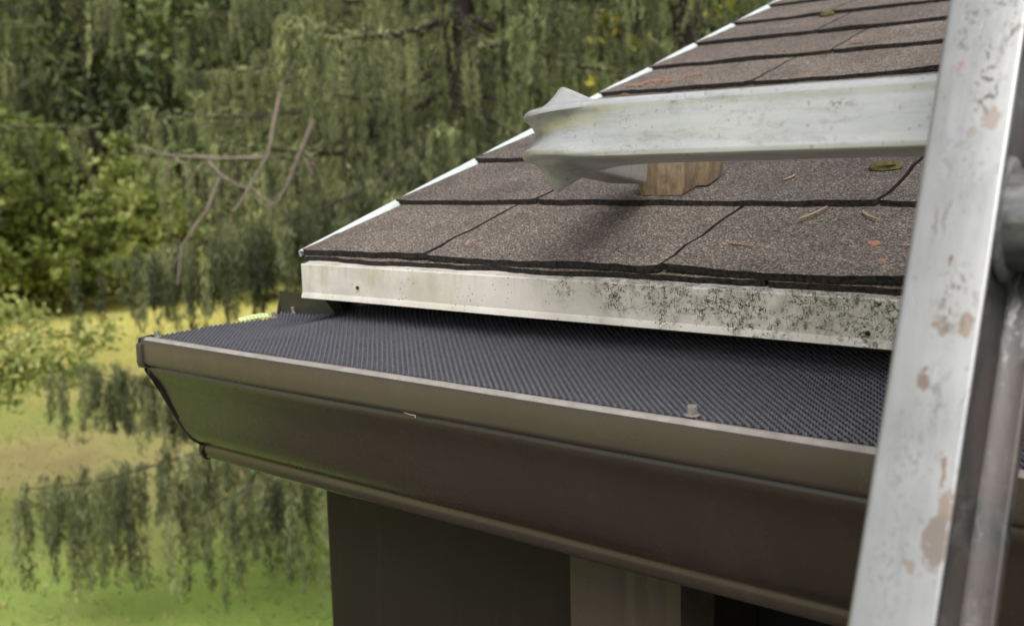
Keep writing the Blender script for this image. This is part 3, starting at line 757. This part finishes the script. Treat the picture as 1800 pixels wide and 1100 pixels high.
def spruce(loc, height, reach, rad, label, lo=.6, whorl=.42, extra=(), tone=.45, density=1.0, skip=None, per=66, boughs=(), ts=1.0):
    """weeping spruce: trunk, drooping limbs in whorls, needle strings hanging from every limb"""
    t = thing('spruce_tree', label, 'tree', (loc[0], loc[1], -2.9), 'weeping spruces beyond the eave')
    tr = MB(); zs = np.linspace(0, height, 14)
    tr.tube([(loc[0] + .05 * noise.noise((z * .5, loc[0], 0)), loc[1] + .05 * noise.noise((z * .5, loc[1], 4)), -2.9 + z) for z in zs], [rad * (1.25 if i == 0 else 1) * (1 - .92 * z / height) for i, z in enumerate(zs)], 12)
    limbs = []
    z = lo
    while z < height - .4:
        k = 1 - z / height; n_ = 4 if k > .3 else 3; a0 = rng.random() * 6.28
        for i in range(n_):
            a = a0 + i * 6.28 / n_ + rng.normal() * .25; L = reach * (k ** .75) * (.75 + .4 * rng.random())
            p0 = (loc[0], loc[1], -2.9 + z); p1 = (loc[0] + L * math.cos(a), loc[1] + L * math.sin(a), -2.9 + z - L * (.16 + .18 * rng.random()))
            if skip and skip(p1): continue
            limbs.append((p0, p1, L * .10, tone + rng.normal() * .10, 1.0))
        z += whorl * (.7 + .6 * rng.random())
    limbs += [(e[0], e[1], .12, e[2], e[3]) for e in extra]
    parts = []
    for p0, p1, sag, tn, dens in limbs:
        P = limb_pts(p0, p1, sag); L = np.linalg.norm(P[-1] - P[0]); r0 = min(rad * .28, .012 * L + .008)
        tr.tube(P.tolist(), np.linspace(r0, .004, len(P)).tolist(), 5, caps=False)
        far_up = p0[2] > 4.2 * ts ** 1.3
        n_ = int(L / ts * 17 * density * dens * (.22 if far_up else 1))
        if n_ < 1: continue
        s = np.clip(.18 + .82 * rng.random(n_) ** .8, 0, 1)
        B = np.stack([np.interp(s, np.linspace(0, 1, len(P)), P[:, c]) for c in range(3)], 1)
        dirv = (P[-1] - P[0])[:2] / (np.linalg.norm((P[-1] - P[0])[:2]) + 1e-6); side = np.array([-dirv[1], dirv[0]])
        w = rng.normal(size=n_) * .30 * (1.05 - s) * L * .45
        B[:, :2] += side * w[:, None]; B[:, 2] -= np.abs(w) * .25
        lens = ts * (.30 + .75 * rng.random(n_) ** 1.5) * (.55 + .45 * np.sin(np.pi * np.clip(s, .05, .95)))
        tones = np.clip(tn + rng.normal(size=n_) * .20, 0, 1)
        parts.append(tassels(B, lens, tones, per if not far_up else per // 2, nl=ts * (.07 if not far_up or ts > 1 else .12), nw=ts * (.0105 if not far_up or ts > 1 else .03), jit=.014 * ts))
        # upward-tipped sprays along the limb itself
        m_ = int(L / ts * 90 * density); s2 = rng.random(m_); C2 = np.stack([np.interp(s2, np.linspace(0, 1, len(P)), P[:, c]) for c in range(3)], 1) + rng.normal(size=(m_, 3)) * .03
        ax = np.repeat(((P[-1] - P[0]) / L)[None], m_, 0) + rng.normal(size=(m_, 3)) * .5; ax /= np.linalg.norm(ax, axis=1, keepdims=True)
        v, q = leaves(C2, ax, ts * .11 * (.6 + .8 * rng.random(m_)), ts * .017 * np.ones(m_)); parts.append((v, q, np.clip(tn + .18 + rng.normal(size=m_) * .12, 0, 1)))
    for P, l0, l1, n_, tn, wid in boughs:                          # low weeping boughs: strings along the whole stem
        P = np.array(P, float); c_ = np.concatenate([[0], np.cumsum(np.linalg.norm(np.diff(P, axis=0), axis=1))]); c_ /= c_[-1]
        tr.tube(P.tolist(), np.linspace(.012, .004, len(P)).tolist(), 5, caps=False)
        s_ = rng.random(n_); B = np.stack([np.interp(s_, c_, P[:, k]) for k in range(3)], 1); B += rng.normal(size=(n_, 3)) * (wid, wid, .03)
        cl_ = np.sin(s_ * 37 + tn * 50) * .12
        parts.append(tassels(B, (l0 + (l1 - l0) * rng.random(n_)) * (.75 + .5 * np.sin(s_ * 23 + 1) ** 2), np.clip(tn + cl_ + rng.normal(size=n_) * .14, 0, 1), 150, nl=.055, nw=.0085, drift=.02, jit=.017))
    tr.build('trunk', M['bark'], t, smooth=60, fix=False)
    v, q, tt = join(parts); np_mesh('crown', v, q, M['spruce'], t, tt)
    return t
def clear_of_house(p): return p[0] > -1.2 or (p[0] > -2.4 and p[1] < 2.4)
A0 = (-5.35, 6.25)
tA = spruce(A0, 11.5, 3.6, .19, 'big weeping spruce with dark trunk in the middle behind the roof corner', lo=3.0, skip=clear_of_house, tone=.52,
    boughs=[([(-5.3, 6.1, -.7), (-5.0, 4.2, -1.15), (-5.2, 3.3, -1.42), (-5.85, 2.75, -1.20)], .20, .48, 230, .42, .14),
            ([(-5.3, 6.1, -.8), (-4.5, 4.0, -1.30), (-4.6, 3.0, -1.62), (-5.1, 2.45, -1.80), (-5.55, 2.2, -1.86)], .25, .70, 300, .38, .14),
            ([(-5.3, 6.1, -.9), (-4.2, 4.0, -1.35), (-3.95, 3.1, -1.66), (-4.25, 2.75, -1.85)], .25, .70, 240, .42, .15),
            ([(-5.3, 6.1, .6), (-4.05, 4.0, .02), (-4.15, 3.45, -.18), (-4.7, 3.15, -.32), (-5.15, 2.95, -.46)], .22, .50, 300, .34, .16),
            ([(-5.3, 6.1, .4), (-3.9, 4.3, -.05), (-3.6, 3.75, -.25), (-3.75, 3.45, -.35)], .25, .55, 170, .38, .16),
            ([(-5.3, 6.1, -.6), (-4.2, 4.3, -.95), (-3.7, 3.4, -1.35), (-3.5, 3.0, -1.6)], .3, .75, 150, .46, .15)],
    extra=[((-5.3, 6.1, 1.4), (-4.0, 3.2, .95), .5, .9), ((-5.3, 6.1, .4), (-4.7, 3.2, .3), .48, .8), ((-5.3, 6.2, .6), (-3.7, 4.2, .35), .5, 1)])
spruce((-13.9, 3.4), 14, 4.6, .22, 'spruce at the left edge hanging a curtain of boughs above the bushes', lo=4.6, skip=clear_of_house, tone=.52, ts=1.4, whorl=.5)
spruce((-24.2, 13.2), 19, 6.2, .36, 'tall weeping spruce at the far left whose dark trunk rises behind the bushes', lo=3.4, tone=.50, ts=2.3, whorl=.8)
spruce((-21.5, 17.6), 18, 5.6, .36, 'far weeping spruce behind the tangle of bare branches', lo=2.2, tone=.52, ts=2.2, whorl=.8)
spruce((-4.55, 9.0), 13, 3.4, .24, 'spruce with thick bare dark trunk just left of the roof slope top', lo=2.6, skip=clear_of_house, tone=.46)
spruce((-11.3, 10.4), 13, 3.4, .2, 'deeper weeping spruce half hidden behind the big middle spruce', lo=3.4, tone=.42, density=.8)
spruce((-7.9, 11.2), 13, 3.8, .2, 'dim weeping spruce in the gap behind the middle trunk', lo=1.2, tone=.42, density=.8)
# bare dead limbs hanging off the big spruce
mb = MB()
def bare(*p, r=.022): 
    P = [Vector(q) for q in p]; Q = []
    for i in range(len(P) - 1):
        for k in range(4): Q.append(P[i].lerp(P[i+1], k / 4) + Vector((noise.noise((i, k, p[0][0])), noise.noise((k, i, 2)), noise.noise((i + .3, k * .7, 9)))) * .014)
    Q.append(P[-1]); mb.tube(Q, np.linspace(r, r * .35, len(Q)).tolist(), 6, caps=False)
bare((-4.2, 3.5, .80), (-4.09, 3.25, .54), (-4.12, 3.16, .19), (-4.19, 3.07, .01), (-4.08, 3.15, -.10), r=.017)
bare((-4.12, 3.16, .19), (-4.40, 2.94, .18), (-4.55, 2.8, .21), (-4.73, 2.68, .27), r=.013)
bare((-4.40, 2.94, .18), (-4.33, 3.0, .06), (-4.2, 3.07, -.0), r=.013)
bare((-4.33, 2.97, .08), (-4.38, 2.9, -.12), (-4.48, 2.78, -.32), (-4.49, 2.74, -.55), r=.015)
bare((-4.16, 3.56, .42), (-4.2, 3.47, .2), (-4.27, 3.39, -.02), (-4.33, 3.3, -.12), r=.018)
bare((-4.19, 3.07, .01), (-4.24, 3.0, -.12), (-4.28, 2.97, -.2), r=.012)
for k in range(16):
    q0 = Vector(random.choice(((-4.12, 3.16, .19), (-4.40, 2.94, .18), (-4.48, 2.78, -.32), (-4.27, 3.39, -.02), (-4.2, 3.47, .2), (-4.55, 2.8, .21), (-4.24, 3.0, -.12)))) + Vector((random.gauss(0, .02), random.gauss(0, .02), random.gauss(0, .03)))
    q1 = q0 + Vector((random.gauss(0, .10), random.gauss(0, .10), -.12 - .18 * random.random())); bare(tuple(q0), tuple(q0.lerp(q1, .5) + Vector((.02, .02, 0))), tuple(q1), r=.006)
mb.build('bare_branch', M['twig'], tA, smooth=80, fix=False)

def leafy(name, loc, centre_list, label, cat, mat, n_leaf, size, tone, stems=(), group=None, droop=.4, trunk=.06):
    t = thing(name, label, cat, (loc[0], loc[1], -2.9), group)
    parts = []
    tr = MB(); tr.tube([(loc[0], loc[1], -2.92), (loc[0] + .04, loc[1], -1.9), (loc[0], loc[1] + .05, -.9), (loc[0], loc[1], centre_list[0][0][2])], [trunk, trunk * .8, trunk * .6, trunk * .3], 8)
    for (c, r, tn) in centre_list:
        c = np.array(c); r = np.array(r)
        tr.tube([(loc[0], loc[1], max(-2.4, c[2] - .7)), tuple((c + np.array([loc[0], loc[1], c[2]])) / 2 + np.array([0, 0, -.1])), tuple(c)], [trunk * .4, trunk * .25, .006], 5, caps=False)
        nn = int(n_leaf * (r[0] * r[1] * r[2]) ** .66); ncl = max(6, nn // 26)
        d = rng.normal(size=(ncl, 3)); d /= np.linalg.norm(d, axis=1, keepdims=True); cc = c + d * r * (rng.random((ncl, 1)) ** .4)
        ct = np.clip(tn + rng.normal(size=ncl) * .16, 0, 1); idx = rng.integers(0, ncl, nn)
        P = cc[idx] + rng.normal(size=(nn, 3)) * .10 * (r.mean() ** .5)
        ax = rng.normal(size=(nn, 3)); ax[:, 2] -= droop; ax /= np.linalg.norm(ax, axis=1, keepdims=True)
        v, q = leaves(P, ax, size * (.6 + .8 * rng.random(nn)), size * .6 * (.6 + .8 * rng.random(nn))); parts.append((v, q, np.clip(ct[idx] + rng.normal(size=nn) * .12, 0, 1)))
    tr.build('trunk', M['bark'], t, smooth=60, fix=False)
    v, q, tt = join(parts); np_mesh('crown', v, q, mat, t, tt); return t
leafy('bush', (-21.6, 9.6), [((-21.3, 9.5, -.2), (1.7, 1.5, 1.9), .42), ((-21.8, 8.9, 1.0), (1.4, 1.3, 1.0), .36), ((-20.9, 10.4, -1.2), (1.2, 1.1, 1.2), .56), ((-21.4, 8.6, -1.5), (1.5, 1.3, 1.1), .48), ((-22.0, 10.3, .6), (1.2, 1.1, 1.0), .50)],
      'large leafy bush at the far left edge behind the lawn', 'bush', M['broad'], 1500, .20, .5, trunk=.12)
leafy('bush', (-20.6, 12.3), [((-20.5, 12.2, -.6), (1.2, 1.1, 1.1), .66), ((-20.9, 11.8, -1.7), (1.3, 1.2, .9), .60), ((-20.2, 12.9, -1.3), (1.0, 1.0, 1.0), .78), ((-21.4, 12.6, .2), (1.0, 1.0, .9), .58)],
      'bright green bush beside the large leafy bush across the lawn', 'bush', M['broad'], 1500, .19, .5, trunk=.10)
leafy('bush', (-17.8, 14.8), [((-17.7, 14.7, -1.2), (1.6, 1.5, 1.2), .48), ((-18.4, 14.0, -1.9), (1.2, 1.1, .8), .55), ((-16.8, 15.6, -.8), (1.3, 1.2, 1.2), .40)],
      'duller green bush under the far spruces right of the bright green bush', 'bush', M['broad'], 1400, .19, .5, trunk=.10)
leafy('small_tree', (-8.1, 2.35), [((-6.75, 2.72, -.95), (.45, .40, .20), .78), ((-6.45, 2.92, -1.10), (.36, .34, .14), .85), ((-6.45, 2.75, -1.34), (.32, .25, .16), .66), ((-6.75, 2.6, -1.25), (.35, .25, .24), .56), ((-6.2, 3.15, -1.04), (.20, .20, .10), .86), ((-6.15, 2.95, -1.28), (.16, .16, .14), .6), ((-8.0, 2.3, .2), (.9, .9, .8), .55)],
      'small leafy tree at the left edge reaching pale drooping boughs over the lawn', 'tree', M['broad'], 5200, .055, .5)
leafy('sapling', (-3.4, 6.7), [((-3.68, 6.2, .68), (.16, .16, .22), .62), ((-3.0, 6.85, 1.3), (.14, .14, .30), .62), ((-3.75, 6.3, 1.2), (.25, .25, .2), .55), ((-3.5, 6.3, .35), (.3, .3, .25), .4), ((-4.1, 6.0, .5), (.2, .2, .25), .62)],
      'thin yellow leaved sapling glimpsed between the spruces beside the roof slope', 'tree', M['yellow'], 1100, .07, .5, trunk=.025)

# far wood that closes the view
parts = []
nn = 90000; a = rng.uniform(math.radians(-2), math.radians(100), nn); rr = rng.uniform(24, 34, nn)
# bearing measured from -X towards +Y, clumped
cl = 420; ca = rng.uniform(math.radians(-4), math.radians(104), cl); crr = rng.uniform(25, 33, cl); cz = -2.9 + 11 * rng.random(cl) ** .9; ct = np.clip(rng.normal(.42, .2, cl), 0, 1)
idx = rng.integers(0, cl, nn)
P = np.stack([-np.cos(ca[idx]) * crr[idx], np.sin(ca[idx]) * crr[idx], cz[idx]], 1) + rng.normal(size=(nn, 3)) * (.75, .75, .8)
P[:, 2] = np.maximum(P[:, 2], -2.6)
ax = rng.normal(size=(nn, 3)); ax[:, 2] -= .8; ax /= np.linalg.norm(ax, axis=1, keepdims=True)
v, q = leaves(P, ax, .32 * (.5 + rng.random(nn)), .17 * (.5 + rng.random(nn)))
wd = np_mesh('far_wood', v, q, M['far'], None, np.clip(ct[idx] + rng.normal(size=nn) * .15, 0, 1)); wd['kind'] = 'stuff'; tag(wd, 'dark wood closing the view behind the lawn and spruces', 'wood')
hb = MB(); ang_ = np.linspace(math.radians(-8), math.radians(108), 40)
hb.loft([[(-math.cos(b) * r_, math.sin(b) * r_, z_ + 1.2 * noise.noise((b * 9, r_, z_))) for r_, z_ in ((34, -3.2), (34.5, 3), (35.5, 8.5), (38, 9), (41, -3.2))] for b in ang_])
hl = hb.build('wooded_bank', flat_noise('wooded_bank_shade', (.012, .017, .008), (.035, .045, .02), .8, .95, .5), smooth=60); hl['kind'] = 'structure'

# grass blades where the lawn shows
nb = 60000
bx = rng.uniform(-26, -2.0, nb); by = rng.uniform(-1, 15, nb); keep = (by < 3.2 + (-bx - 2) * .75) & (by > -(-bx) * .0 - .5 + (-bx - 4) * .22)
d2 = np.hypot(bx, by); keep &= rng.random(nb) < np.clip(9 / d2, .2, 1); bx, by = bx[keep], by[keep]; nb = len(bx)
bz = np.array([gz(x, y) for x, y in zip(bx, by)])
pt_ = np.array([noise.noise((x * .5, y * .5, 2)) for x, y in zip(bx, by)])
C3 = np.stack([bx, by, bz + .012], 1); ax = rng.normal(size=(nb, 3)) * .5; ax[:, 2] += 1; ax /= np.linalg.norm(ax, axis=1, keepdims=True)
v, q = leaves(C3, ax, .05 * (.5 + rng.random(nb)), .022 * (.5 + rng.random(nb)))
gb = np_mesh('grass', v, q, M['grass'], None, np.clip(.60 + pt_ * .35 + rng.normal(size=nb) * .10, .42, 1)); gb['kind'] = 'stuff'; tag(gb, 'short grass blades over the lawn below the gutter', 'grass')
for o in bpy.data.objects:
    if '_at' in o: del o['_at']
